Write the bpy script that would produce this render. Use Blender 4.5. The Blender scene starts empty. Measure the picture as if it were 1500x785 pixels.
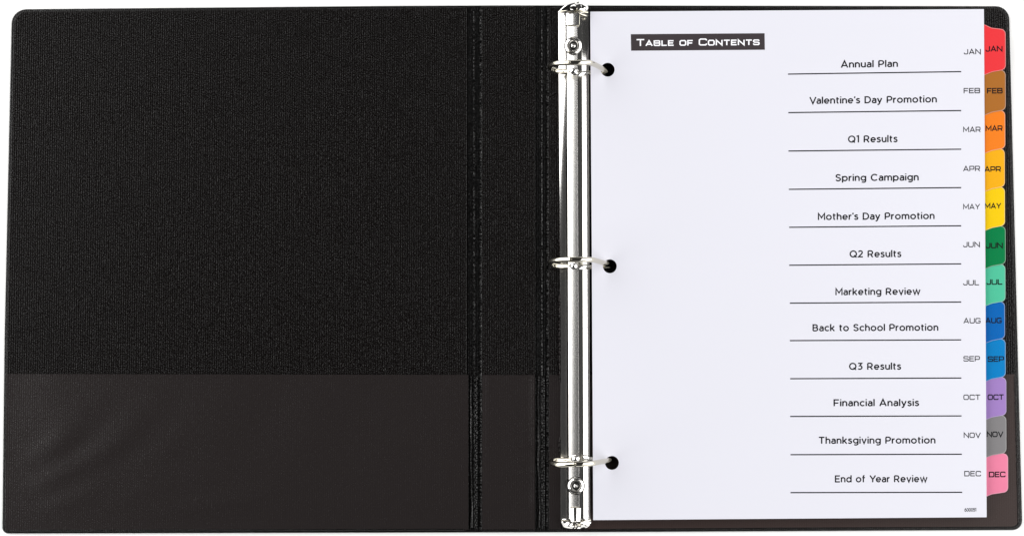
import bpy, bmesh, math, random
from mathutils import Vector, Matrix
random.seed(7)
C = bpy.context.scene
COL = C.collection
R = math.radians
MM = 0.001

# ---------------------------------------------------------------- camera
DIST, TILT = 0.90, R(3.2)
W_PX, H_PX, PX = 1500.0, 785.0, 0.000375          # photograph size, metres per pixel at the table
cam = bpy.data.objects.new('camera', bpy.data.cameras.new('camera'))
COL.objects.link(cam)
cam.location = (0, -DIST*math.sin(TILT), DIST*math.cos(TILT))
cam.rotation_euler = (TILT, 0, 0)
cam.data.sensor_width = 36
cam.data.lens = 36*DIST/(W_PX*PX)
cam.data.clip_start, cam.data.clip_end = 0.05, 50
C.camera = cam

# ---------------------------------------------------------------- world, lamps, exposure
world = bpy.data.worlds.new('World'); C.world = world
world.use_nodes = True
bg = world.node_tree.nodes['Background']
bg.inputs[0].default_value = (1, 1, 1, 1); bg.inputs[1].default_value = 0.045

def softbox(name, direction, dist, sx, sy, power, color=(1, 1, 1)):
    d = bpy.data.lights.new(name, 'AREA'); d.shape = 'RECTANGLE'
    d.size, d.size_y, d.energy, d.color = sx, sy, power, color
    o = bpy.data.objects.new(name, d); COL.objects.link(o)
    v = Vector(direction).normalized()
    o.location = v*dist
    o.rotation_euler = v.to_track_quat('Z', 'Y').to_euler()
    return o
def polar(az, el):                                  # azimuth from +x, angle from the vertical
    return (math.sin(R(el))*math.cos(R(az)), math.sin(R(el))*math.sin(R(az)), math.cos(R(el)))
softbox('softbox_left', polar(164, 61), 1.25, 2.5, 1.35, 38.5, (1, 0.995, 0.985))     # long side runs along the binder's height
softbox('softbox_right', polar(-5, 58), 1.25, 2.5, 1.35, 33.5, (1, 0.995, 0.985))
C.view_settings.view_transform = 'Standard'; C.view_settings.look = 'None'
C.view_settings.exposure = 0.0; C.view_settings.gamma = 1.0
C.view_settings.use_curve_mapping = False

# ---------------------------------------------------------------- pixel -> point on a plane at height z (metres)
CM = Matrix.Translation(cam.location) @ cam.rotation_euler.to_matrix().to_4x4()
CR = cam.rotation_euler.to_matrix()
def W(px, py, z=0.0):
    d = CR @ Vector(((px-W_PX/2)*PX, (H_PX/2-py)*PX, -DIST))
    o = Vector(cam.location)
    for _ in range(6 if callable(z) else 1):
        zz = z(p[0]) if callable(z) and _ else (z(0.2) if callable(z) else z)
        p = o + d*((zz-o.z)/d.z)
    return p

# ---------------------------------------------------------------- materials
def mat(name, color, rough=0.5, metal=0.0, spec=0.5):
    m = bpy.data.materials.new(name); m.use_nodes = True
    b = m.node_tree.nodes['Principled BSDF']
    b.inputs['Base Color'].default_value = (*color, 1)
    b.inputs['Roughness'].default_value = rough
    b.inputs['Metallic'].default_value = metal
    b.inputs['Specular IOR Level'].default_value = spec
    return m, m.node_tree, b
def srgb(r, g, b, gain=1.0):
    f = lambda c: (c/255/12.92 if c/255 <= 0.04045 else ((c/255+0.055)/1.055)**2.4)*gain
    return (f(r), f(g), f(b))
def nd(t, kind, **kw):
    n = t.nodes.new(kind)
    for k, v in kw.items():
        if k in n.inputs: n.inputs[k].default_value = v
        else: setattr(n, k, v)
    return n
def math_node(t, op, a, b=None):
    n = t.nodes.new('ShaderNodeMath'); n.operation = op
    for i, v in enumerate((a, b)):
        if v is None: continue
        if isinstance(v, (int, float)): n.inputs[i].default_value = v
        else: t.links.new(v, n.inputs[i])
    return n.outputs[0]

def vinyl(name, color, rough, bump, spec=0.5, fleck=1.0, wave_amt=0.0):
    """embossed book-cloth grain: fine upright ribs broken by a random cross weave"""
    m, t, b = mat(name, color, rough, spec=spec)
    co = t.nodes.new('ShaderNodeTexCoord')
    sep = t.nodes.new('ShaderNodeSeparateXYZ'); t.links.new(co.outputs['Object'], sep.inputs[0])
    wob = nd(t, 'ShaderNodeTexNoise', Scale=900.0, Detail=1.0); t.links.new(co.outputs['Object'], wob.inputs['Vector'])
    ph = math_node(t, 'ADD', math_node(t, 'MULTIPLY', sep.outputs[0], 2*math.pi/0.00122), math_node(t, 'MULTIPLY', wob.outputs[0], 3.5))
    rib = math_node(t, 'SINE', ph)
    mp = nd(t, 'ShaderNodeMapping'); mp.inputs['Scale'].default_value = (2400, 1700, 1)
    t.links.new(co.outputs['Object'], mp.inputs[0])
    weave = nd(t, 'ShaderNodeTexNoise', Scale=1.0, Detail=2.0, Roughness=0.6); t.links.new(mp.outputs[0], weave.inputs['Vector'])
    h = math_node(t, 'ADD', math_node(t, 'MULTIPLY', rib, 0.22), math_node(t, 'MULTIPLY', weave.outputs[0], 1.6*fleck))
    if wave_amt:
        lo = nd(t, 'ShaderNodeTexNoise', Scale=14.0, Detail=1.0); t.links.new(co.outputs['Object'], lo.inputs['Vector'])
        h = math_node(t, 'ADD', h, math_node(t, 'MULTIPLY', lo.outputs[0], wave_amt))
    bp = nd(t, 'ShaderNodeBump', Strength=1.0, Distance=bump); t.links.new(h, bp.inputs['Height'])
    t.links.new(bp.outputs[0], b.inputs['Normal'])
    # raised grain is polished, the pits between stay dull
    gl = nd(t, 'ShaderNodeMapRange'); t.links.new(weave.outputs[0], gl.inputs['Value'])
    gl.inputs['From Min'].default_value = 0.44; gl.inputs['From Max'].default_value = 0.64
    gl.inputs['To Min'].default_value = spec*(1-0.92*min(1, fleck)); gl.inputs['To Max'].default_value = spec*(1+1.25*fleck)
    rg = math_node(t, 'ADD', math_node(t, 'MULTIPLY', rib, 0.75*fleck), 1.0)
    t.links.new(math_node(t, 'MULTIPLY', gl.outputs[0], rg), b.inputs['Specular IOR Level'])
    # roughness varies with handling
    rn = nd(t, 'ShaderNodeTexNoise', Scale=9.0, Detail=3.0); t.links.new(co.outputs['Object'], rn.inputs['Vector'])
    t.links.new(math_node(t, 'ADD', math_node(t, 'MULTIPLY', rn.outputs[0], 0.16), rough-0.08), b.inputs['Roughness'])
    return m
M_LEATHER = vinyl('black_grained_vinyl', (0.0018, 0.0011, 0.0010), 0.21, 0.00015, spec=0.150)
M_LIP = vinyl('polished_vinyl_lip', (0.003, 0.0025, 0.0025), 0.22, 0.00012, spec=0.48, fleck=0.9)
M_WELD = vinyl('black_smooth_weld', (0.0012, 0.0010, 0.0010), 0.22, 0.00010, spec=0.35, fleck=0.8)
M_FILM = vinyl('smoky_pocket_film', (0.0158, 0.0130, 0.0129), 0.26, 0.00006, spec=0.17, fleck=1.0, wave_amt=0.0)
M_FILM_R = vinyl('smooth_pocket_film', (0.036, 0.024, 0.022), 0.36, 0.00001, spec=0.2, fleck=0.3)

def chrome(name, tint, rough, wob=0.0):
    m, t, b = mat(name, tint, rough, 1.0)
    if wob:
        co = t.nodes.new('ShaderNodeTexCoord')
        n = nd(t, 'ShaderNodeTexNoise', Scale=160.0, Detail=2.0); t.links.new(co.outputs['Object'], n.inputs['Vector'])
        bp = nd(t, 'ShaderNodeBump', Strength=1.0, Distance=wob); t.links.new(n.outputs[0], bp.inputs['Height'])
        t.links.new(bp.outputs[0], b.inputs['Normal'])
    return m
M_CHROME = chrome('bright_nickel', (0.84, 0.825, 0.80), 0.17, 0.000006)
M_RING = chrome('polished_ring_nickel', (0.64, 0.61, 0.52), 0.05)
M_CRUMPLE = chrome('pressed_nickel', (0.95, 0.94, 0.92), 0.08, 0.0012)
M_DARK = mat('painted_shade_black', (0.004, 0.004, 0.004), 0.3)[0]  # plain black that paints in shade on the ring metal

def paper(name, col, rough=0.6, spec=0.3):
    m, t, b = mat(name, col, rough, spec=spec)
    co = t.nodes.new('ShaderNodeTexCoord')
    n = nd(t, 'ShaderNodeTexNoise', Scale=7.0, Detail=3.0); t.links.new(co.outputs['Object'], n.inputs['Vector'])
    mx = nd(t, 'ShaderNodeMix', data_type='RGBA')
    mx.inputs[6].default_value = (*col, 1); mx.inputs[7].default_value = (col[0]*0.985, col[1]*0.985, col[2]*0.975, 1)
    t.links.new(n.outputs[0], mx.inputs[0]); t.links.new(mx.outputs[2], b.inputs['Base Color'])
    f = nd(t, 'ShaderNodeTexNoise', Scale=2500.0, Detail=2.0); t.links.new(co.outputs['Object'], f.inputs['Vector'])
    bp = nd(t, 'ShaderNodeBump', Strength=0.2, Distance=0.000004); t.links.new(f.outputs[0], bp.inputs['Height'])
    t.links.new(bp.outputs[0], b.inputs['Normal'])
    return m
M_PAPER = paper('white_paper', (0.638, 0.638, 0.705))
M_SHEET = paper('divider_card', (0.74, 0.73, 0.72))
M_INK = mat('black_ink', (0.006, 0.006, 0.008), 0.8, spec=0.1)[0]
M_TITLE = mat('charcoal_ink', srgb(70, 62, 66, 0.58), 0.7, spec=0.2)[0]
M_WHITEINK = mat('unprinted_white', (0.80, 0.80, 0.84), 0.7, spec=0.2)[0]
M_TABLE = paper('white_sweep_paper', (0.95, 0.95, 0.95), 0.9)

# ---------------------------------------------------------------- object helpers
def finish(ob, name, m, parent, smooth=False):
    if m: ob.data.materials.append(m)
    if smooth:
        for p in ob.data.polygons: p.use_smooth = True
    if parent:
        ob.parent = parent
    return ob
def origin(parent):
    o = Vector((0, 0, 0))
    while parent: o += parent.location; parent = parent.parent
    return o
def mesh_obj(name, verts, faces, m, parent=None, smooth=False, sharp=None):
    o0 = origin(parent)
    me = bpy.data.meshes.new(name)
    me.from_pydata([tuple(Vector(v)-o0) for v in verts], [], faces); me.update()
    ob = bpy.data.objects.new(name, me); COL.objects.link(ob)
    finish(ob, name, m, parent, smooth)
    if sharp is not None: me.set_sharp_from_angle(angle=R(sharp))
    return ob
def flat(name, loops, m, parent, thick, zfun, bevel=0.0, res=2, smooth=False):
    """a sheet with straight sides: outlines in world xy, bottom at zfun(x), holes allowed"""
    cu = bpy.data.curves.new(name, 'CURVE'); cu.dimensions = '2D'; cu.fill_mode = 'BOTH'
    for lp in loops:
        s = cu.splines.new('POLY'); s.points.add(len(lp)-1); s.use_cyclic_u = True
        for i, p in enumerate(lp): s.points[i].co = (p[0], p[1], 0, 1)
    cu.extrude = thick/2 - bevel; cu.bevel_depth = bevel; cu.bevel_resolution = res; cu.offset = -bevel
    tmp = bpy.data.objects.new('tmp', cu); COL.objects.link(tmp)
    dg = bpy.context.evaluated_depsgraph_get()
    me = bpy.data.meshes.new_from_object(tmp.evaluated_get(dg))
    bpy.data.objects.remove(tmp); bpy.data.curves.remove(cu)
    me.name = name; me.materials.clear()
    o0 = origin(parent)
    for v in me.vertices:
        v.co.z += thick/2 + (zfun(v.co.x) if callable(zfun) else zfun)
        v.co -= o0
    for p in me.polygons: p.use_smooth = False; p.material_index = 0
    ob = bpy.data.objects.new(name, me); COL.objects.link(ob)
    finish(ob, name, m, parent, smooth)
    if smooth: me.set_sharp_from_angle(angle=R(50))
    return ob
def rounded(pts, n=8):
    """polygon in pixels with a corner radius each -> pixel outline"""
    out = []
    for i, (x, y, r) in enumerate(pts):
        p = Vector((x, y)); a = Vector(pts[i-1][:2]); b = Vector(pts[(i+1) % len(pts)][:2])
        if r <= 0: out.append((x, y)); continue
        u = (a-p).normalized(); v = (b-p).normalized()
        half = u.angle(v)/2; t = min(r/math.tan(half), (a-p).length*0.49, (b-p).length*0.49); r = t*math.tan(half)
        c = p + (u+v).normalized()*(r/math.sin(half))
        s = (p+u*t)-c; e = (p+v*t)-c
        a0 = math.atan2(s.y, s.x); da = math.atan2(e.y, e.x)-a0
        while da > math.pi: da -= 2*math.pi
        while da < -math.pi: da += 2*math.pi
        for k in range(n+1):
            an = a0+da*k/n; out.append((c.x+r*math.cos(an), c.y+r*math.sin(an)))
    return out
def loop(pts, z): return [W(x, y, z) for x, y in pts]
def empty(name, loc):
    e = bpy.data.objects.new(name, None); COL.objects.link(e); e.location = loc; e.empty_display_size = 0.01
    return e
def tag(o, label=None, cat=None, group=None, kind=None):
    for k, v in (('label', label), ('category', cat), ('group', group), ('kind', kind)):
        if v: o[k] = v
    return o
def catmull(P, n=8):
    out = []
    for i in range(len(P)-1):
        p0 = P[max(i-1, 0)]; p1 = P[i]; p2 = P[i+1]; p3 = P[min(i+2, len(P)-1)]
        for k in range(n):
            t = k/n
            out.append(tuple(0.5*((2*b)+(-a+c)*t+(2*a-5*b+4*c-d)*t*t+(-a+3*b-3*c+d)*t**3) for a, b, c, d in zip(p0, p1, p2, p3)))
    out.append(tuple(P[-1])); return out
def tube(name, pts, rad, m, parent, n=14, smooth=True):
    """pts: world points; rad: number or list"""
    V, F = [], []
    pts = [Vector(p) for p in pts]; N = len(pts)
    up = Vector((0, 1, 0.01)).normalized()
    for i, p in enumerate(pts):
        t = (pts[min(i+1, N-1)]-pts[max(i-1, 0)]).normalized()
        a = (up - t*up.dot(t)).normalized(); b = t.cross(a)
        r = rad[i] if isinstance(rad, (list, tuple)) else rad
        for k in range(n):
            an = 2*math.pi*k/n; V.append(p + a*r*math.cos(an) + b*r*math.sin(an))
    for i in range(N-1):
        for k in range(n):
            k2 = (k+1) % n; F.append((i*n+k, i*n+k2, (i+1)*n+k2, (i+1)*n+k))
    F.append(tuple(range(n))[::-1]); F.append(tuple((N-1)*n+k for k in range(n)))
    return mesh_obj(name, V, F, m, parent, smooth, 50)
def lathe(name, c, prof, m, parent, n=40, sy=1.0, sharp=40):
    V, F = [], []
    for r, z in prof:
        for k in range(n):
            an = 2*math.pi*k/n; V.append(Vector((c[0]+r*math.cos(an), c[1]+r*sy*math.sin(an), c[2]+z)))
    for i in range(len(prof)-1):
        for k in range(n):
            k2 = (k+1) % n; F.append((i*n+k, i*n+k2, (i+1)*n+k2, (i+1)*n+k))
    F.append(tuple((len(prof)-1)*n+k for k in range(n)))
    return mesh_obj(name, V, F, m, parent, True, sharp)
def loft(name, stations, m, parent, sharp=24, cap=True):
    """stations: list of lists of (px, py, z mm); same count"""
    V = [W(x, y, z*MM) for st in stations for x, y, z in st]; n = len(stations[0]); F = []
    for i in range(len(stations)-1):
        for k in range(n-1): F.append((i*n+k, i*n+k+1, (i+1)*n+k+1, (i+1)*n+k))
    if cap:
        F.append(tuple(range(n))); F.append(tuple(reversed([(len(stations)-1)*n+k for k in range(n)])))
    ob = mesh_obj(name, V, F, m, parent, True, sharp)
    bm = bmesh.new(); bm.from_mesh(ob.data); bmesh.ops.recalc_face_normals(bm, faces=bm.faces); bm.to_mesh(ob.data); bm.free()
    return ob

# ---------------------------------------------------------------- the surface
ts = mesh_obj('white_table_surface', [(-3, -3, 0), (3, -3, 0), (3, 3, 0), (-3, 3, 0)], [(0, 1, 2, 3)], M_TABLE)
tag(ts, kind='structure')

# ================================================================ the binder
binder = empty('ring_binder', W(745, 392, 0))
tag(binder, 'open black grained vinyl three ring binder with chrome ring metal, lying flat on white', 'binder')
ZC = 3.0*MM                                            # top of the cover boards
TL, TR, BR, BL = (17, 14), (1478.5, 9), (1498, 775.8), (3, 781)
def topy(x): return 14+(8.2-14)*min(1, (x-17)/650) if x < 700 else 8.2+(9.5-8.2)*(x-700)/778
def boty(x): return 781+(779-781)*min(1, x/860) if x < 860 else 779+(775.8-779)*(x-860)/638
def lft(y): return 17+(6.3-17)*(y-14)/(480) if y < 494 else 6.3+(3-6.3)*(y-494)/287
def rgt(y): return 1478.5+19.5*(y-9)/767

# back skin: one welded sheet under everything
def outline(x0, x1, r_tl=0, r_tr=0, r_br=0, r_bl=0, inset=0):
    P = []
    xl_t, xl_b = (x0+inset, x0+inset) if x0 > 60 else (lft(14)+inset, lft(781)+inset)
    xr_t, xr_b = (x1-inset, x1-inset) if x1 < 1400 else (rgt(9)-inset, rgt(776)-inset)
    P.append((xl_t, topy(xl_t)+inset, r_tl))
    n = 8
    for k in range(1, n):
        x = xl_t+(xr_t-xl_t)*k/n; P.append((x, topy(x)+inset, 0))
    P.append((xr_t, topy(xr_t)+inset, r_tr))
    P.append((xr_b, boty(xr_b)-inset, r_br))
    for k in range(1, n):
        x = xr_b+(xl_b-xr_b)*k/n; P.append((x, boty(x)-inset, 0))
    P.append((xl_b, boty(xl_b)-inset, r_bl))
    if x0 < 60: P.append((lft(494)+inset, 494, 0))
    return rounded(P)
skin = flat('cover_skin', [loop(outline(3, 1498, 22, 20, 14, 9), 1.4*MM)], M_WELD, binder, 1.5*MM, 0.0, 0.5*MM, 2, True)
lc = flat('left_cover', [loop(outline(3, 687, 20, 3, 3, 8, 2.6), ZC)], M_LEATHER, binder, 2.4*MM, ZC-2.4*MM, 1.0*MM, 4, True)
sp = flat('spine_panel', [loop(outline(703.5, 785.5, 2, 2, 2, 2, 1.5), ZC)], M_LEATHER, binder, 2.4*MM, ZC-2.4*MM, 0.9*MM, 4, True)
rc = flat('right_cover', [loop(outline(800.5, 1498, 3, 18, 12, 3, 2.6), ZC)], M_LEATHER, binder, 2.4*MM, ZC-2.4*MM, 1.0*MM, 4, True)

# hinge grooves, each with the raised line of its heat weld
def wobble_tube(name, xf, y0, y1, z, rad, m, parent, step=3.0, amp=0.3, ramp=0.25):
    pts, rr = [], []
    n = int((y1-y0)/step)
    for k in range(n+1):
        y = y0+(y1-y0)*k/n
        pts.append(W(xf(y)+random.uniform(-amp, amp), y, z)); rr.append(rad*(1+random.uniform(-ramp, ramp)))
    rr[0] *= 0.3; rr[-1] *= 0.3
    return tube(name, pts, rr, m, parent, 8)
for gx in (694.5, 794.0):
    wobble_tube('weld_line', lambda y: gx, 13, 774, 1.8*MM, 0.42*MM, M_LIP, binder, 2.2, 0.25, 0.55)

# ---- clear pockets welded over the lower part of each board
def film(name, pts, z, m, parent=binder, th=0.12):
    return flat(name, [loop(rounded(pts, 6), z)], m, parent, th*MM, z, 0.03*MM, 1, True)
def soft_film(name, x0, x1, y0f, y1f, nx, ny, lift, wrinkles, m):
    """clear film welded on three sides: open upper edge stands off the board, low wrinkles run through it"""
    V, F = [], []
    for j in range(ny+1):
        for i in range(nx+1):
            u, v = i/nx, j/ny
            a = x0(v) if callable(x0) else x0; x = a+(x1-a)*u; y = lerp(y0f(x), y1f(x), v)
            e = min(1, 8*u)*min(1, 8*(1-u)); e = e*e*(3-2*e); b = min(1, 5*(1-v)); b = b*b*(3-2*b)
            z = lift*e*b*(1-0.55*v)
            for (cx, cy, rx, ry, an, wl, am) in wrinkles:
                dx, dy = x-cx, y-cy; p = dx*math.cos(an)+dy*math.sin(an)
                z += am*e*b*math.exp(-(dx/rx)**2-(dy/ry)**2)*(1+math.sin(p/wl))*0.5
            V.append(W(x, y, ZC+(0.06+z)*MM))
    k = nx+1; n = len(V)
    for j in range(ny):
        for i in range(nx): F.append((j*k+i, (j+1)*k+i, (j+1)*k+i+1, j*k+i+1))
    V += [p-Vector((0, 0, 0.05*MM)) for p in V[:n]]
    edge = [i for i in range(k)]
    F += [(a, a+1, a+1+n, a+n) for a in edge[:-1]]
    F += [tuple(q+n for q in f[::-1]) for f in F[:nx*ny]]
    return mesh_obj(name, V, F, m, binder, True, 40)
def lerp(a, b, t): return a+(b-a)*t
pk = soft_film('left_pocket', lambda v: 9.2-1.0*v, 686, lambda x: 547.4+1.4*x/686, lambda x: boty(x)-4.4, 130, 44, 0.9,
               [(70, 690, 90, 60, 1.1, 7, 0.55), (150, 640, 120, 50, 0.7, 11, 0.5), (420, 620, 150, 60, 0.3, 22, 0.5), (600, 700, 80, 80, -0.2, 13, 0.35), (300, 730, 160, 30, 1.3, 9, 0.3), (660, 640, 22, 120, 0.0, 5, 0.3)], M_FILM)
soft_film('spine_pocket', 706.5, 783.5, lambda x: 549, lambda x: 774.7, 40, 60, 0.4,
          [(735, 660, 50, 90, 0.2, 9, 0.2), (760, 720, 30, 60, 1.2, 7, 0.2)], M_FILM)
film('inner_pocket', [(804.5, 549, 0), (821, 549, 0), (821, 774.5, 0), (804.5, 774.5, 2)], ZC+0.05*MM, M_FILM)
film('right_pocket', [(858, 549, 0), (1150, 548.5, 0), (rgt(548)-5.5, 548, 0), (rgt(700)-5.5, 700, 0), (1491, 770.5, 9), (1150, 772, 0), (858, 774.0, 0)], ZC+0.05*MM, M_FILM_R)
# creased film edge beside each groove
for gx, a in ((691.0, 0), (789.8, 1)):
    def crease(y, gx=gx): return gx - 1.2*math.exp(-((y-620)/60)**2) + 0.5*math.sin(y/19) + 0.3*math.sin(y/7.3)
    pts = []; rr = []
    for k in range(90):
        y = 551+(772-551)*k/89
        pts.append(W(crease(y), y, 2.5*MM)); rr.append(MM*(0.38+0.16*math.sin(y/23+gx)+random.uniform(-0.06, 0.06)))
    tube('pocket_crease', pts, rr, M_LIP, binder, 8)
# toothed heat weld in the bottom of each groove
for gx in (697.8, 797.0):
    V, F = [], []; w = 3.8
    y = 552; k = 0
    while y < 771:
        s = random.uniform(0.85, 1.1); x0 = gx-w*0.8; x1 = gx+w*0.8; b = len(V)
        side = 1 if k % 2 else -1
        apex = W(gx+side*1.2, y+3.6*s*0.5, (2.35+random.uniform(-0.2, 0.25))*MM)
        V += [W(gx-side*w*0.85, y-3.0*s, 1.3*MM), W(gx+side*w*0.85, y+0.6, 1.3*MM), W(gx-side*w*0.85, y+4.2*s, 1.3*MM), apex]
        F += [(b, b+1, b+3), (b+1, b+2, b+3), (b+2, b, b+3), (b, b+2, b+1)]
        y += 3.65; k += 1
    mesh_obj('toothed_weld', V, F, M_LIP, binder)
# speckled inner lip of boards (right side of each groove)
for gx in (704.6, 802.4):
    wobble_tube('cover_lip', lambda y: gx, 12, 775, 2.45*MM, 0.6*MM, M_LIP, binder, 1.6, 0.3, 0.35)
# pocket side seam on the right
wobble_tube('pocket_seam', lambda y: rgt(y)-6.2, 549, 766, ZC+0.1*MM, 0.42*MM, M_FILM, binder, 4, 0.12, 0.1)
tube('pocket_seam', [W(x, boty(x)-4.6+random.uniform(-.1, .1), ZC-0.1*MM) for x in range(14, 684, 6)], 0.42*MM, M_WELD, binder, 8)

# ---- the ring metal
def lerp(a, b, t): return a+(b-a)*t
def rail_section(y):
    t = (y-20)/(760-20)
    xs = lerp(0, 3.2, t)                                # the whole rail drifts right as it comes nearer
    xl = 817.6+lerp(0, 3.6, min(1, t*1.5)); tw = min(1, max(0, (y-90)/280))
    tw = min(1, max(0, (y-130)/290))
    xi = 828.2+xs; fl = []; z = 3.85; m = 7                # left flange: convex, flattening towards the bottom
    for k in range(m+1):
        fl.append((xl+0.4+(xi-xl-0.4)*k/m, y, z))
        z += (xi-xl-0.4)/m*0.375*math.tan(R(max(-2, 28-14*k/m-22*tw)))
    fl += [(xi+0.1, y, z-1.9), (xi+1.9, y, z-1.95)]       # narrow slot beside the ridge
    fr = min(1, max(0, (y-62)/26))                        # right flange lies flat beside the lever
    return [(xl, y, 3.1), (xl, y, 3.6)]+fl+[
            (830.15+xs, y, 8.2), (830.45+xs, y, 8.95), (834+xs, y, 9.41), (838+xs, y, 9.885), (842+xs, y, 10.315), (845.0+xs, y, 10.61), (845.3+xs, y, 10.5),
            (845.6+xs, y, 9.3), (852.2+xs*0.9, y, 9.2), (852.6+xs*0.9, y, lerp(5.95, 6.9, fr)), (857+xs*0.8, y, lerp(5.9, 6.4, fr)), (862.2+xs*0.7, y, 5.85), (862.8+xs*0.7, y, 5.2), (863.0+xs*0.7, y, 3.1)]
rail = loft('ring_rail', [rail_section(y) for y in [17, 22]+list(range(30, 760, 10))+[762]], M_CHROME, binder)

def boss(cx, cy, r, flip):
    """riveted end of the rail: pressed pear-shaped collar with an eyelet in it"""
    s = -1 if flip else 1                               # s=1: neck towards smaller y
    n = 44; rings = []
    def out(k, grow):
        an = 2*math.pi*k/n; x = math.cos(an); y = math.sin(an)
        rr = (r+grow)
        px = cx+rr*x; py = cy+rr*y
        if False:                                 # pull the top into a neck
            u = (-y*s-0.25)/0.75; px = cx+rr*x*(1-0.12*u); py = cy+rr*y*(1+0.75*u**2)
        return px, py
    V, F = [], []
    for grow, z in ((-0.3, 10.8), (-0.6, 11.3), (-1.2, 11.6), (-3.7, 12.05), (-4.4, 11.6), (-5.2, 11.0)):
        for k in range(n):
            px, py = out(k, grow); V.append(W(px, py, z*MM))
    for i in range(5):
        for k in range(n):
            k2 = (k+1) % n; F.append((i*n+k, i*n+k2, (i+1)*n+k2, (i+1)*n+k))
    F.append(tuple(5*n+k for k in range(n)))
    b = mesh_obj('rivet_collar', V, F, M_CHROME, binder, True, 45)
    bm = bmesh.new(); bm.from_mesh(b.data); bmesh.ops.recalc_face_normals(bm, faces=bm.faces); bm.to_mesh(b.data); bm.free()
    c = W(cx, cy, 10.9*MM)
    lathe('collar_shade_ring', W(cx, cy, 10.72*MM), [(r*PX+0.18*MM, -0.6*MM), (r*PX+0.15*MM, 0), (r*PX-1*MM, 0.05*MM)], M_DARK, binder)  # black ring painted as the shade line around the collar
    prof = [(3.3, 0), (3.25, 1.0), (2.9, 1.5), (2.5, 1.55), (2.2, 1.1), (2.0, 0.6), (1.9, 0.2)]
    lathe('rivet_eyelet', c, [(a*MM*r/12.5, z*MM) for a, z in prof], M_CHROME, binder)
    prof = [(1.35, 0.3), (1.3, 0.7), (1.1, 0.85), (0.8, 0.75), (0.6, 0.4), (0.42, 0.5), (0.2, 0.6), (0.05, 0.6)]
    e = lathe('rivet_core', c, [(a*MM*r/12.5, z*MM) for a, z in prof], M_CHROME, binder)
    d = lathe('rivet_shade_disc', c, [(2.15*MM*r/12.5, 0.34*MM), (0.3*MM*r/12.5, 0.36*MM)], M_DARK, binder)  # black disc stands in for the shade inside the eyelet
boss(839.8, 67.5, 13.2, False)
boss(843.6, 711, 12.6, True)

# top lever and tongue
def plate(name, pts, z, th, m, bev=0.25, parent=binder):
    return flat(name, [loop(rounded(pts, 6), (z+th)*MM)], m, parent, th*MM, z*MM, bev*MM, 3, True)
def arch_plate(name, y0, y1, xs, z0, z1, dome, m, lean=0.0):
    st = []
    for i in range(9):
        t = i/8; y = lerp(y0, y1, t)
        xa, xb = xs(t); row = []
        for k in range(13):
            u = k/12; row.append((lerp(xa, xb, u), y, lerp(z0, z1, t)+dome*(1-(2*u-1)**2)+lean*u))
        row = [(row[0][0], y, 3.2)]+row+[(row[-1][0], y, 3.2)]
        st.append(row)
    return loft(name, st, m, binder, 35)
arch_plate('lever_tongue', 20, 37.2, lambda t: (829.5, 848.6), 9.9, 9.9, 0.25, M_CHROME, 2.0)
tube('tongue_edge', [W(829.5, 37.4, 10.7*MM), W(847.2, 37.4, 11*MM), W(848.4, 36.4, 11*MM), W(848.6, 21, 11*MM)], 0.34*MM, M_RING, binder, 8)
arch_plate('bottom_tongue', 743.5, 763, lambda t: (835.8+1.2*t*t-0.6, 850.6-0.8*t*t), 10.4, 10.4, 1.3, M_CHROME)
tube('tongue_edge', [W(835.5, 743.2, 10.8*MM), W(850.2, 742.8, 10.8*MM)], 0.34*MM, M_RING, binder, 8)

lever = arch_plate('opening_lever', 19.5, 8.5, lambda t: (818.0+10*t**1.6, 861.5-2.0*t), 7.5, 10.5, 2.6, M_CHROME)
def thumb():
    st = []
    for i in range(9):
        t = i/8; y = lerp(14.5, 2.6, t); row = []
        hw = 14.5*math.sqrt(max(0, 1-(t*0.93)**2.4))+1.5
        for k in range(15):
            u = k/14; x = 845.5+hw*(2*u-1)+2.0*t
            row.append((x, y+1.6*abs(2*u-1)**2, 12.4+4.0*math.sin(math.pi*u)**0.8*(1-0.2*t)-2.5*t*t))
        row = [(row[0][0], y+1.6, 6)]+row+[(row[-1][0], y+1.6, 6)]
        st.append(row)
    o = loft('lever_thumb_tab', st, M_CRUMPLE, lever, 60)
    return o
thumb()
lathe('lever_slot', W(840.5, 12, 16.2*MM), [(2.0*MM, 0), (1.9*MM, 0.25*MM), (1.45*MM, 0.3*MM), (1.3*MM, 0)], M_RING, lever, 24, 0.5)
lathe('slot_shade_disc', W(840.5, 12, 16.2*MM), [(1.45*MM, 0.08*MM), (0.7*MM, 0.1*MM)], M_DARK, lever, 24, 0.5)  # darkness inside the slot, painted as a black disc
shade_ob = mesh_obj('lever_shade_patch', [W(x, y, 15.2*MM) for x, y in ((821, 16.2), (823.5, 13.2), (829, 9.2), (835, 6.2), (842.5, 4.4), (843.2, 5.6), (836.5, 8.2), (835.2, 11.5), (836, 15.4))], [tuple(range(9))[::-1]], M_DARK, lever)  # flat black patch painting the shade under the thumb tab
mesh_obj('lever_shade_patch', [W(x, y, 15.4*MM) for x, y in ((851.5, 6), (853.5, 7.5), (855.2, 11.5), (854.2, 14), (852.2, 11.8))], [tuple(range(5))[::-1]], M_DARK, lever)  # second flat patch of painted shade, right of the thumb tab's middle
tube('lever_lip', [W(819, 17.2, 9.6*MM), W(832, 16.4, 11.6*MM), W(846, 16.6, 12.2*MM), W(861, 18.8, 10.2*MM)], 0.5*MM, M_RING, lever, 10)
tube('lever_lip', [W(848.6, 20.2, 11.8*MM), W(854, 22.4, 11.2*MM), W(858, 23.4, 10.2*MM)], 0.42*MM, M_RING, lever, 10)
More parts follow.
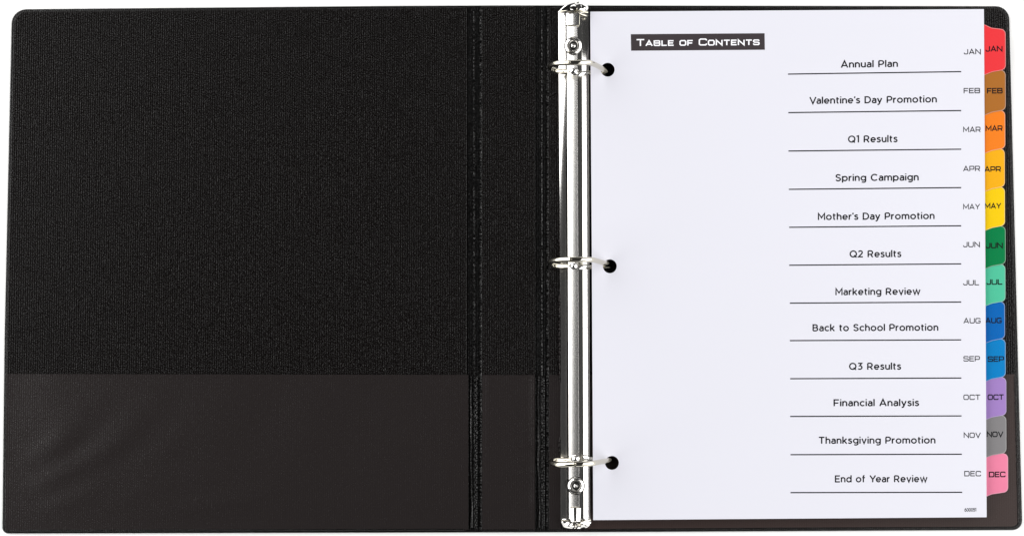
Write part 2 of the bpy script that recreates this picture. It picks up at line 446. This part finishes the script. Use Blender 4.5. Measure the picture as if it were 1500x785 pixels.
# bottom cap
def cap():
    st = []
    for i in range(11):
        t = i/10; y = lerp(759.5, 773.6, t); row = []
        hw = 21.8*math.sqrt(1-0.28*max(0, (t-0.25)/0.75)**3)
        for k in range(19):
            u = k/18; x = 843.8+hw*(2*u-1); e = abs(2*u-1)
            yy = y-2.2*e**3*t
            lump = 0.55*math.sin(u*17+t*5)+0.5*math.sin(u*9-t*9)
            dip = -3.2*math.exp(-((x-845)/5)**2-((y-765)/4)**2)
            row.append((x, yy, 7.2+2.4*(1-e**4)-2.2*t**2+lump*(0.3 if k in (0, 18) else 1)*min(1, 4*t)+dip))
        row = [(row[0][0], row[0][1], 3.2)]+row+[(row[-1][0], row[-1][1], 3.2)]
        st.append(row)
    o = loft('rail_end_cap', st, M_CHROME, binder, 50)
    tube('cap_rim', [W(822.5, 761.6, 8.4*MM), W(834, 762.4, 9.6*MM), W(838, 763.2, 9.8*MM)], 0.45*MM, M_RING, o, 8)
    tube('cap_rim', [W(851, 763, 9.6*MM), W(858, 762, 9.2*MM), W(865, 761, 8.2*MM)], 0.45*MM, M_RING, o, 8)
    lathe('cap_stud', W(848, 768, 8.8*MM), [(0.9*MM, -1*MM), (0.85*MM, 0.4*MM), (0.5*MM, 0.9*MM), (0.1*MM, 1.05*MM)], M_RING, o, 20)
cap()

# rings: two halves meeting at a joint; image x, image y, height in mm
def ring(left, right, joint_x, kneex):
    e = empty('binder_ring', W(left[0][0], left[0][1], 5*MM)-origin(binder)); e.parent = binder
    for nm, P in (('left_half', left), ('right_half', right)):
        Q = catmull(P, 8)
        tube(nm, [W(x, y, z*MM) for x, y, z in Q], 1.45*MM, M_RING, e, 18)
    a, b = left[-1], right[0]
    p = W(*a[:2], a[2]*MM); q = W(*b[:2], b[2]*MM)
    tube('joint_pin', [p-(q-p).normalized()*0.002, q+(q-p).normalized()*0.002], 0.8*MM, M_RING, e, 10)
    return e
# top
ring([(829, 105.5, 6), (820, 105, 8.5), (811, 103, 11.5), (805.5, 99.5, 17), (807.5, 95.6, 24), (817, 93.2, 29.5), (834, 92.3, 32.5)],
     [(835.2, 92.3, 32.6), (850, 92.0, 32), (860, 92.0, 30), (868, 93.6, 26.5), (878, 98.5, 18), (887, 104, 9), (890, 106, 5.2), (887, 107, 4.6), (868, 107, 4.7), (858, 107.5, 5.5), (850, 109, 7)], 835, 866)
ring([(830, 390.5, 6), (820, 390, 8.5), (811, 388.5, 11.5), (805.5, 385.5, 17), (808, 382.4, 24), (819, 380.6, 29.5), (836, 379.8, 32.5)],
     [(837.2, 380.0, 32.6), (852, 380, 32), (862, 380.3, 30), (870, 381, 26.5), (881, 384, 18), (890, 386.5, 9), (893.5, 388, 5.2), (890, 390, 4.6), (871, 391, 4.7), (860, 391, 5.5), (852, 391, 7)], 837, 868)
ring([(834, 674, 6), (822, 674, 8.5), (812, 674, 11.5), (807, 675.5, 17), (810, 678.3, 24), (821, 680.0, 29.5), (842, 679.3, 32.5)],
     [(843.2, 679.2, 32.6), (855, 679, 32), (865, 678.4, 30), (873, 677.2, 26.5), (884, 675.4, 18), (893, 674.2, 9), (896.5, 674, 5.2), (893, 673, 4.6), (874, 671.8, 4.7), (863, 671, 5.5), (855, 671, 7)], 843, 871)
# hinge knuckles beneath the rings
def knuckle(x, y, rx, z):
    lathe('ring_socket', W(x, y, z*MM), [(rx*1.25*MM, -1.6*MM), (rx*1.2*MM, -0.2*MM), (rx*1.0*MM, 0.5*MM), (rx*0.62*MM, 1.2*MM), (rx*0.15*MM, 1.45*MM)], M_CRUMPLE, binder, 24, 0.8)
knuckle(840.5, 104.5, 2.1, 11.4); knuckle(840.5, 389.5, 2.0, 10.4); knuckle(842.5, 671.5, 2.0, 10.8)
for x, y, f in ((849.5, 109.5, 1), (852, 392, 1), (857, 669.5, -1)):
    tube('ring_foot', [W(x-4, y+1.0*f, 9*MM), W(x, y, 8.6*MM), W(x+6, y-1.5*f, 7.2*MM), W(x+12, y-2*f, 6*MM)], [1.2*MM, 1.5*MM, 1.3*MM, 1.0*MM], M_CRUMPLE, binder, 12)
# crumpled film caught along the rail's left edge
for y0, y1 in ((430, 560), (640, 665), (350, 378)):
    wobble_tube('film_edge', lambda y: 819.6, y0, y1, 3.6*MM, 0.5*MM, M_FILM, binder, 2.2, 0.6, 0.5)

# ================================================================ sheets
XL = W(866, 390, 9*MM).x; XR = W(1443, 390, 6*MM).x
def page_z(x): return (9.7 + (7.3-9.7)*(x-XL)/(XR-XL))*MM           # top face of the contents page
TH = 0.12*MM
HOLES = [(890.2, 102.6, 10.1), (893.3, 390, 10.1), (896.4, 677.5, 10.1)]
def holes(zf):
    out = []
    for cx, cy, r in HOLES:
        out.append([W(cx+r*math.cos(2*math.pi*k/40), cy+r*math.sin(2*math.pi*k/40), zf) for k in range(40)])
    return out

# ---------------- stroke lettering
def arc(cx, cy, rx, ry, a0, a1, n=10):
    return [(cx+rx*math.cos(R(a0+(a1-a0)*k/n)), cy+ry*math.sin(R(a0+(a1-a0)*k/n))) for k in range(n+1)]
def cr(P): return [tuple(p) for p in catmull(P, 5)]
S = 0.062; T = 1-S; B = S; x_ = 0.74-S
HUM = {
 'A': (.92, [[(.045, 0), (.46, .985), (.875, 0)], [(.19, .30), (.73, .30)]]),
 'n': (.62, [[(S, 0), (S, .74)], [(S, .40)]+arc(.31, .43, .25, .25, 160, 0)+[(.56, 0)]]),
 'u': (.62, [[(.56, .74), (.56, 0)], [(S, .74)]+arc(.31, .31, .25, .25, 180, 340)+[(.56, .34)]]),
 'a': (.58, [[(.08, .61)]+arc(.30, .47, .225, .21, 125, 0)+[(.525, 0)], cr([(.52, .40), (.38, .42), (.20, .41), (.075, .32), (.065, .2), (.13, .085), (.26, .055), (.42, .09), (.52, .20)])]),
 'l': (.125, [[(S, 0), (S, 1.04)]]),
 'i': (.125, [[(S, 0), (S, .74)], [(S, .89), (S, 1.03)]]),
 'P': (.74, [[(S, 0), (S, T)], [(S, T), (.36, T)]+arc(.39, .67, .285, .27, 85, -85)+[(.36, .40), (S, .40)]]),
 'V': (.90, [[(.045, 1), (.45, .02), (.855, 1)]]),
 'v': (.66, [[(.045, .74), (.33, .02), (.615, .74)]]),
 'e': (.70, [[(.07, .36), (.63, .36)]+arc(.35, .37, .29, .31, 0, 318, 16)]),
 't': (.40, [[(.15, .93), (.15, .22)]+arc(.29, .20, .14, .14, 180, 285, 6), [(0, .68), (.38, .68)]]),
 "'": (.14, [[(.10, 1.02), (.09, .90), (.04, .78)]]),
 's': (.52, [cr([(.46, .60), (.36, .675), (.22, .68), (.10, .61), (.10, .49), (.26, .40), (.42, .33), (.46, .2), (.37, .08), (.24, .05), (.12, .08), (.03, .16)])]),
 'D': (.84, [[(S, B), (S, T), (.34, T)]+arc(.35, .5, .425, T-.5, 88, -88, 14)+[(.34, B), (S, B)]]),
 'y': (.66, [[(.045, .74), (.34, .05)], cr([(.615, .74), (.46, .36), (.31, -.02), (.24, -.15), (.15, -.2), (.04, -.17)])]),
 'r': (.38, [[(S, 0), (S, .74)], cr([(S, .38), (.12, .55), (.23, .65), (.38, .68)])]),
 'o': (.76, [arc(.38, .37, .315, .31, 0, 360, 22)]),
 'm': (1.02, [[(S, 0), (S, .74)], [(S, .42)]+arc(.29, .46, .225, .22, 160, 0)+[(.515, 0)], [(.515, .42)]+arc(.735, .46, .225, .22, 160, 0)+[(.96, 0)]]),
 'Q': (1.0, [arc(.49, .5, .43, .44, 0, 360, 26), [(.60, .30), (.93, -.02)]]),
 '1': (.34, [[(.0, .88), (.10, .93), (.25, .98), (.25, 0)]]),
 '2': (.68, [cr([(.06, .78), (.16, .90), (.33, .945), (.5, .89), (.575, .73), (.52, .57), (.36, .38), (.06, .07)])+[(.66, B)]]),
 '3': (.68, [[(.06, T), (.56, T), (.28, .58)]+arc(.30, .33, .29, .27, 78, -140, 14)]),
 'R': (.78, [[(S, 0), (S, T)], [(S, T), (.38, T)]+arc(.39, .68, .275, .26, 88, -88)+[(.38, .42), (S, .42)], [(.40, .42), (.70, 0)]]),
 'S': (.72, [cr([(.64, .80), (.52, .91), (.34, .945), (.16, .88), (.09, .74), (.16, .60), (.34, .525), (.54, .45), (.645, .31), (.59, .14), (.40, .055), (.22, .08), (.05, .20)])]),
 'p': (.74, [[(S, .74), (S, -.22)], arc(.375, .37, .30, .31, 150, -150, 18)]),
 'g': (.72, [[(.655, .74), (.655, .05)]+arc(.37, .0, .285, .2, 5, -140, 8), arc(.355, .39, .295, .29, 22, 338, 18)]),
 'C': (.90, [arc(.49, .5, .43, .44, 42, 318, 22)]),
 'c': (.62, [arc(.365, .37, .30, .31, 45, 315, 18)]),
 'h': (.62, [[(S, 0), (S, 1.04)], [(S, .40)]+arc(.31, .43, .25, .25, 160, 0)+[(.56, 0)]]),
 'M': (.96, [[(S, 0), (S, .97), (.48, .33), (.90, .97), (.90, 0)]]),
 'k': (.62, [[(S, 0), (S, 1.04)], [(.56, .73), (S, .26)], [(.24, .42), (.58, 0)]]),
 'w': (1.04, [[(.045, .74), (.29, .03), (.52, .72), (.75, .03), (.995, .74)]]),
 'B': (.78, [[(S, B), (S, T), (.38, T)]+arc(.39, .73, .24, .21, 88, -88, 8)+[(.38, .52), (S, .52)], [(.38, .52), (.42, .52)]+arc(.43, .29, .26, .23, 88, -88, 8)+[(.38, B), (S, B)]]),
 'F': (.70, [[(S, 0), (S, T), (.69, T)], [(S, .47), (.62, .47)]]),
 'T': (.78, [[(.39, 0), (.39, T)], [(0, T), (.78, T)]]),
 'E': (.70, [[(.70, T), (S, T), (S, B), (.71, B)], [(S, .51), (.63, .51)]]),
 'd': (.74, [[(.68, 0), (.68, 1.04)], arc(.365, .37, .30, .31, 30, 330, 18)]),
 'f': (.42, [[(.15, 0), (.15, .82)]+arc(.29, .85, .14, .13, 180, 80, 6), [(0, .68), (.39, .68)]]),
 'Y': (.88, [[(.04, 1), (.44, .42), (.84, 1)], [(.44, .44), (.44, 0)]]),
}
s = 0.072; t_ = 1-s
def box_c(w, c=0.16): return [(s+c, t_), (w-s-c, t_), (w-s, t_-c), (w-s, s+c), (w-s-c, s), (s+c, s), (s, s+c), (s, t_-c), (s+c, t_)]
GOT = {
 'A': (1.16, [[(.05, 0), (.58, .97), (1.11, 0)], [(.24, .30), (.92, .30)]]),
 'B': (1.08, [[(s, s), (s, t_), (.88, t_), (.96, .90), (.96, .60), (.88, .52), (s, .52)], [(.88, .52), (1.0, .44), (1.0, .14), (.92, s), (s, s)]]),
 'C': (1.04, [[(1.0, .72), (1.0, t_-.1), (.9, t_), (s+.14, t_), (s, t_-.14), (s, s+.14), (s+.14, s), (.9, s), (1.0, s+.1), (1.0, .28)]]),
 'D': (1.08, [[(s, s), (s, t_), (.86, t_), (1.0, t_-.14), (1.0, s+.14), (.86, s), (s, s)]]),
 'E': (.92, [[(.92, t_), (s, t_), (s, s), (.93, s)], [(s, .51), (.84, .51)]]),
 'F': (.90, [[(s, 0), (s, t_), (.90, t_)], [(s, .47), (.80, .47)]]),
 'G': (1.08, [[(1.0, .74), (1.0, t_-.1), (.9, t_), (s+.14, t_), (s, t_-.14), (s, s+.14), (s+.14, s), (.9, s), (1.01, s+.1), (1.01, .44), (.58, .44)]]),
 'J': (.86, [[(.79, 1), (.79, s+.14), (.66, s), (s+.12, s), (s, s+.12), (s, .34)]]),
 'L': (.88, [[(s, 1), (s, s), (.88, s)]]),
 'M': (1.26, [[(s, 0), (s, .96), (.63, .28), (1.19, .96), (1.19, 0)]]),
 'N': (1.10, [[(s, 0), (s, .96), (1.03, .04), (1.03, 1)]]),
 'O': (1.10, [box_c(1.10)]),
 'P': (1.02, [[(s, 0), (s, t_), (.84, t_), (.95, t_-.11), (.95, .48), (.84, .37), (s, .37)]]),
 'R': (1.08, [[(s, 0), (s, t_), (.86, t_), (.97, t_-.11), (.97, .50), (.86, .39), (s, .39)], [(.66, .39), (1.02, 0)]]),
 'S': (1.04, [[(.95, .74), (.95, t_-.09), (.86, t_), (s+.1, t_), (s, t_-.1), (s, .62), (s+.1, .53), (.88, .49), (.98, .40), (.98, s+.1), (.88, s), (s+.08, s), (s, s+.09), (s, .28)]]),
 'T': (1.02, [[(.51, 0), (.51, t_)], [(0, t_), (1.02, t_)]]),
 'U': (1.08, [[(s, 1), (s, s+.15), (s+.15, s), (.86, s), (1.01, s+.15), (1.01, 1)]]),
 'V': (1.12, [[(.05, 1), (.56, .03), (1.07, 1)]]),
 'Y': (1.08, [[(.05, 1), (.54, .44), (1.03, 1)], [(.54, .45), (.54, 0)]]),
 '0': (.78, [box_c(.78, .2)]),
 '6': (.78, [[(.62, t_), (.3, t_-.05), (s, .6), (s, s+.15), (s+.15, s), (.56, s), (.71, s+.15), (.71, .45), (.56, .58), (s+.06, .58)]]),
 '5': (.78, [[(.68, t_), (.14, t_), (.10, .56), (.56, .58), (.71, .45), (.71, s+.15), (.56, s), (s+.1, s), (s, s+.12)]]),
 '1': (.36, [[(0, .8), (.26, .96), (.26, 0)]]),
}
def ribbon(P, hw):
    """mitred strip around a centre line"""
    closed = abs(P[0][0]-P[-1][0]) < 1e-6 and abs(P[0][1]-P[-1][1]) < 1e-6
    Q = []
    for p in P:
        if not Q or math.hypot(p[0]-Q[-1][0], p[1]-Q[-1][1]) > 1e-5: Q.append(p)
    if closed: Q = Q[:-1] if math.hypot(Q[0][0]-Q[-1][0], Q[0][1]-Q[-1][1]) < 1e-5 else Q
    n = len(Q); out = []
    for i in range(n):
        a = Q[i-1] if (i or closed) else None; b = Q[(i+1) % n] if (i < n-1 or closed) else None; p = Q[i]
        def dr(u, v):
            l = math.hypot(v[0]-u[0], v[1]-u[1]); return ((v[0]-u[0])/l, (v[1]-u[1])/l)
        d1 = dr(a, p) if a else dr(p, b); d2 = dr(p, b) if b else d1
        n1 = (-d1[1], d1[0]); n2 = (-d2[1], d2[0]); mx, my = n1[0]+n2[0], n1[1]+n2[1]
        l = math.hypot(mx, my) or 1e-6; mx /= l; my /= l
        k = hw/max(0.42, mx*n1[0]+my*n1[1])
        out.append(((p[0]+mx*k, p[1]+my*k), (p[0]-mx*k, p[1]-my*k)))
    F = [(i, (i+1) % n) for i in range(n if closed else n-1)]
    return out, F
def layout(text, font, track, small=None, space=.52):
    x = 0; items = []
    for i, ch in enumerate(text):
        sc = 1.0
        if ch == ' ': x += space; continue
        if small and ch.islower(): sc = small
        g = font[ch.upper() if small else ch]
        items.append((g, x, sc)); x += g[0]*sc+track
        if font is HUM and i+1 < len(text):
            pr = ch+text[i+1]
            x -= {'Va': .10, 'Ye': .12, 'r ': .0, 'Th': .0, "'s": .03, "e'": .02, "r'": .05, 'ay': .03, 'Pr': .02}.get(pr, 0)
    return items, x-track
def write(name, text, font, x0, x1, yl, yr, cap, hw, m, parent, zf, track=.15, small=None, space=.52, lift=0.02):
    """text between image x0..x1, baseline yl at x0 and yr at x1, cap height in pixels"""
    items, width = layout(text, font, track, small, space)
    sx = (x1-x0)/width; V, F = [], []; j = 0
    zz = lambda x, d: zf(x)+d
    for g, gx, sc in items:
        for st in g[1]:
            rib, fc = ribbon(st, hw/sc); b = len(V); j += 1
            d = (lift+0.003*(j % 7))*MM
            for l, r in rib:
                for u, v in (l, r):
                    px = x0+(gx+u*sc)*sx; py = lerp(yl, yr, (px-x0)/(x1-x0))-v*sc*cap
                    V.append(W(px, py, lambda x: zz(x, d)))
            for i, k in fc: F.append((b+2*i+1, b+2*k+1, b+2*k, b+2*i))
    return mesh_obj(name, V, F, m, parent)
def strip(name, x0, y0, x1, y1, th, m, parent, zf, lift=0.02):
    z = lambda x: zf(x)+lift*MM
    return mesh_obj(name, [W(x0, y0+th/2, z), W(x1, y1+th/2, z), W(x1, y1-th/2, z), W(x0, y0-th/2, z)], [(0, 1, 2, 3)], m, parent)

# ---------------- the contents page
page = empty('contents_page', W(1155, 390, page_z))
tag(page, 'white printed contents page on the binder rings, listing twelve monthly entries beside ruled lines', 'page')
pf = lambda x: page_z(x)-TH
outl = [(864.6, 17.6), (1441.3, 13.9), (1443.4, 390), (1445.3, 757.0), (869.0, 761.2), (867.0, 390)]
flat('sheet', [loop(outl, page_z)]+holes(page_z), M_PAPER, page, TH, pf)
tb = mesh_obj('title_block', [W(924.5, 74.8, lambda x: page_z(x)+.02*MM), W(1120.4, 73.4, lambda x: page_z(x)+.02*MM), W(1120.0, 49.2, lambda x: page_z(x)+.02*MM), W(924.0, 50.6, lambda x: page_z(x)+.02*MM)], [(0, 1, 2, 3)], M_TITLE, page)
write('title_text', 'Table of Contents', GOT, 932.5, 1112.3, 67.9, 66.3, 10.0, .092, M_WHITEINK, tb, page_z, .19, .78, .62, .05)
ROWS = [('Annual Plan', 1232, 1315, 99), ("Valentine's Day Promotion", 1186, 1372, 151.4), ('Q1 Results', 1242.5, 1314.5, 208.7), ('Spring Campaign', 1224, 1345.5, 265),
        ("Mother's Day Promotion", 1198.3, 1368.7, 321.6), ('Q2 Results', 1244.8, 1320, 376.7), ('Marketing Review', 1224, 1348, 431.8), ('Back to School Promotion', 1190.5, 1374.2, 484.5),
        ('Q3 Results', 1244, 1319.7, 541.1), ('Financial Analysis', 1221.3, 1346, 594.4), ('Thanksgiving Promotion', 1199.5, 1370, 649.2), ('End of Year Review', 1223.3, 1358.3, 705.7)]
LINES = [(1154.3, 109, 1408, 105.4), (1154.8, 165.3, 1408, 162.3), (1155, 221.5, 1408, 218.8), (1155.5, 277.5, 1408, 275), (1156, 333, 1408, 330.8), (1156, 388.5, 1408, 386.5),
         (1157, 443.9, 1408, 442.3), (1157, 498.7, 1408, 497.6), (1157.5, 554.4, 1408.3, 553.4), (1157.5, 609.6, 1408.5, 608.8), (1158, 665.5, 1409, 664.8), (1158, 721, 1409.5, 720.5)]
MON = [('JAN', 1412, 1436.6, 80), ('FEB', 1411.7, 1435.6, 137), ('MAR', 1411, 1436.4, 193.8), ('APR', 1411, 1435.6, 250.9), ('MAY', 1411, 1435.4, 306.7), ('JUN', 1411, 1435.3, 362),
       ('JUL', 1411, 1434.2, 417.7), ('AUG', 1411.5, 1436.3, 473.4), ('SEP', 1411.4, 1435.3, 529), ('OCT', 1411.4, 1435.9, 585.3), ('NOV', 1411.8, 1436.5, 640.8), ('DEC', 1412.6, 1436.7, 697)]
for i, ((tx, a, b, y), ln) in enumerate(zip(ROWS, LINES)):
    sl = (ln[3]-ln[1])/(ln[2]-ln[0])*(b-a)
    write('entry_text', tx, HUM, a, b, y-sl/2, y+sl/2, 9.9, .094, M_INK, page, page_z, .165, None, .50)
    strip('entry_line', ln[0], ln[1], ln[2], ln[3], 1.75, M_INK, page, page_z)
for i, (tx, a, b, y) in enumerate(MON):
    k = -0.012*(b-a)*(1-i/12)
    write('month_text', tx, GOT, a, b, y-k/2, y+k/2, 7.6, .088, M_INK, page, page_z, .17)
write('form_number', '600051', GOT, 1413, 1430, 748.7, 748.4, 4.9, .10, M_INK, page, page_z, .12)

# ---------------- twelve divider sheets, each with its own tab
TABS = [('red', (242, 60, 66)), ('brown', (178, 112, 46)), ('orange', (250, 134, 36)), ('amber', (252, 182, 26)), ('yellow', (252, 210, 14)), ('dark green', (0, 130, 72)),
        ('mint green', (84, 200, 162)), ('royal blue', (2, 104, 188)), ('sky blue', (2, 132, 204)), ('lilac', (168, 134, 204)), ('grey', (138, 136, 138)), ('pink', (247, 138, 172))]
TEXT = [('JAN', 1443.9, 1468.3, 75.9), ('FEB', 1446, 1468.5, 137.2), ('MAR', 1444, 1468.5, 192.1), ('APR', 1442.2, 1466.1, 251.8), ('MAY', 1442.7, 1466.4, 305.6), ('JUN', 1444.2, 1468.7, 363.5),
        ('JUL', 1445.3, 1468.2, 416.8), ('AUG', 1443.6, 1467.1, 473.1), ('SEP', 1447, 1470.6, 529.5), ('OCT', 1447, 1470.2, 585.2), ('NOV', 1445.6, 1469.5, 639.5), ('DEC', 1448.8, 1472.5, 698.2)]
NOTCH = [43.5, 103.5, 162.5, 218.5, 274.5, 331.5, 387.5, 442, 496.5, 552.5, 608.5, 664, 720.5]
XE = [1473, 1473, 1472.4, 1471.8, 1472, 1473, 1472.6, 1472, 1473, 1474, 1474, 1476.6]
for i in range(12):
    colour, rgb = TABS[i]; word = TEXT[i][0]
    dz = 0.26*MM*(i+1)
    zf = lambda x, dz=dz: page_z(x)-dz*1.0
    zb = lambda x, dz=dz: page_z(x)-dz*1.0-TH
    d = empty('tab_divider', W(1155, 390, zf))
    tag(d, 'divider sheet with %s %s tab, %s' % (colour, word, 'topmost on the right edge' if i == 0 else 'just below the %s tab' % TABS[i-1][0]),
        'divider', 'monthly tab dividers in the binder')
    flat('sheet', [loop([(868, 19.5), (1439.6, 16.5), (1441.6, 390), (1443.4, 755), (871.5, 758.5), (869.5, 390)], zf)]+holes(zf), M_SHEET, d, TH, zb)
    y0, y1, xe = NOTCH[i]-7.0, NOTCH[i+1]+6.5, XE[i]
    if i == 11: y1 = 727.5
    xb = 1436
    P = [(xb, y0-2.5, 0), (1443.3, y0+0.4, 4), (1452, y0+4.6, 10), (xe-0.0, y0+7.2, 7.5), (xe+0.2, y1-7.6, 7.5), (1453, y1-4.0, 10), (1444.0, y1-0.4, 4), (xb, y1+2.5, 0)]
    rim = paper('tab_film_'+colour.replace(' ', '_'), tuple(min(1, c*0.62+0.17) for c in srgb(*rgb, 0.80)), 0.22)
    prt = paper('tab_print_'+colour.replace(' ', '_'), srgb(*rgb, 0.74), 0.2, 0.12)
    z1 = lambda x, dz=dz: page_z(x)-dz*1.0-0.06*MM
    tabo = flat('tab', [loop(rounded(P, 7), z1)], rim, d, 0.22*MM, lambda x, dz=dz: page_z(x)-dz-0.06*MM-0.22*MM+0.09*MM, 0.04*MM, 1, True)
    cx, cy = 1455, (y0+y1)/2
    Pi = [(xb, P[0][1]+0.9, 0), (1443.4, P[1][1]+0.9, 4), (1452, P[2][1]+0.9, 10), (xe-0.9, P[3][1]+0.8, 7), (xe-0.7, P[4][1]-0.8, 7), (1453, P[5][1]-0.9, 10), (1444, P[6][1]-0.9, 4), (xb, P[7][1]-0.9, 0)]
    z2 = lambda x, dz=dz: page_z(x)-dz+0.045*MM
    lp = loop(rounded(Pi, 7), z2)
    mesh_obj('colour_panel', lp, [tuple(range(len(lp)))[::-1]], prt, tabo)
    tx, a, b, y = TEXT[i]; k = -0.010*(b-a)
    write('month_text', tx, GOT, a, b, y-k/2, y+k/2, 7.7, .108, M_INK, tabo, z2, .15)
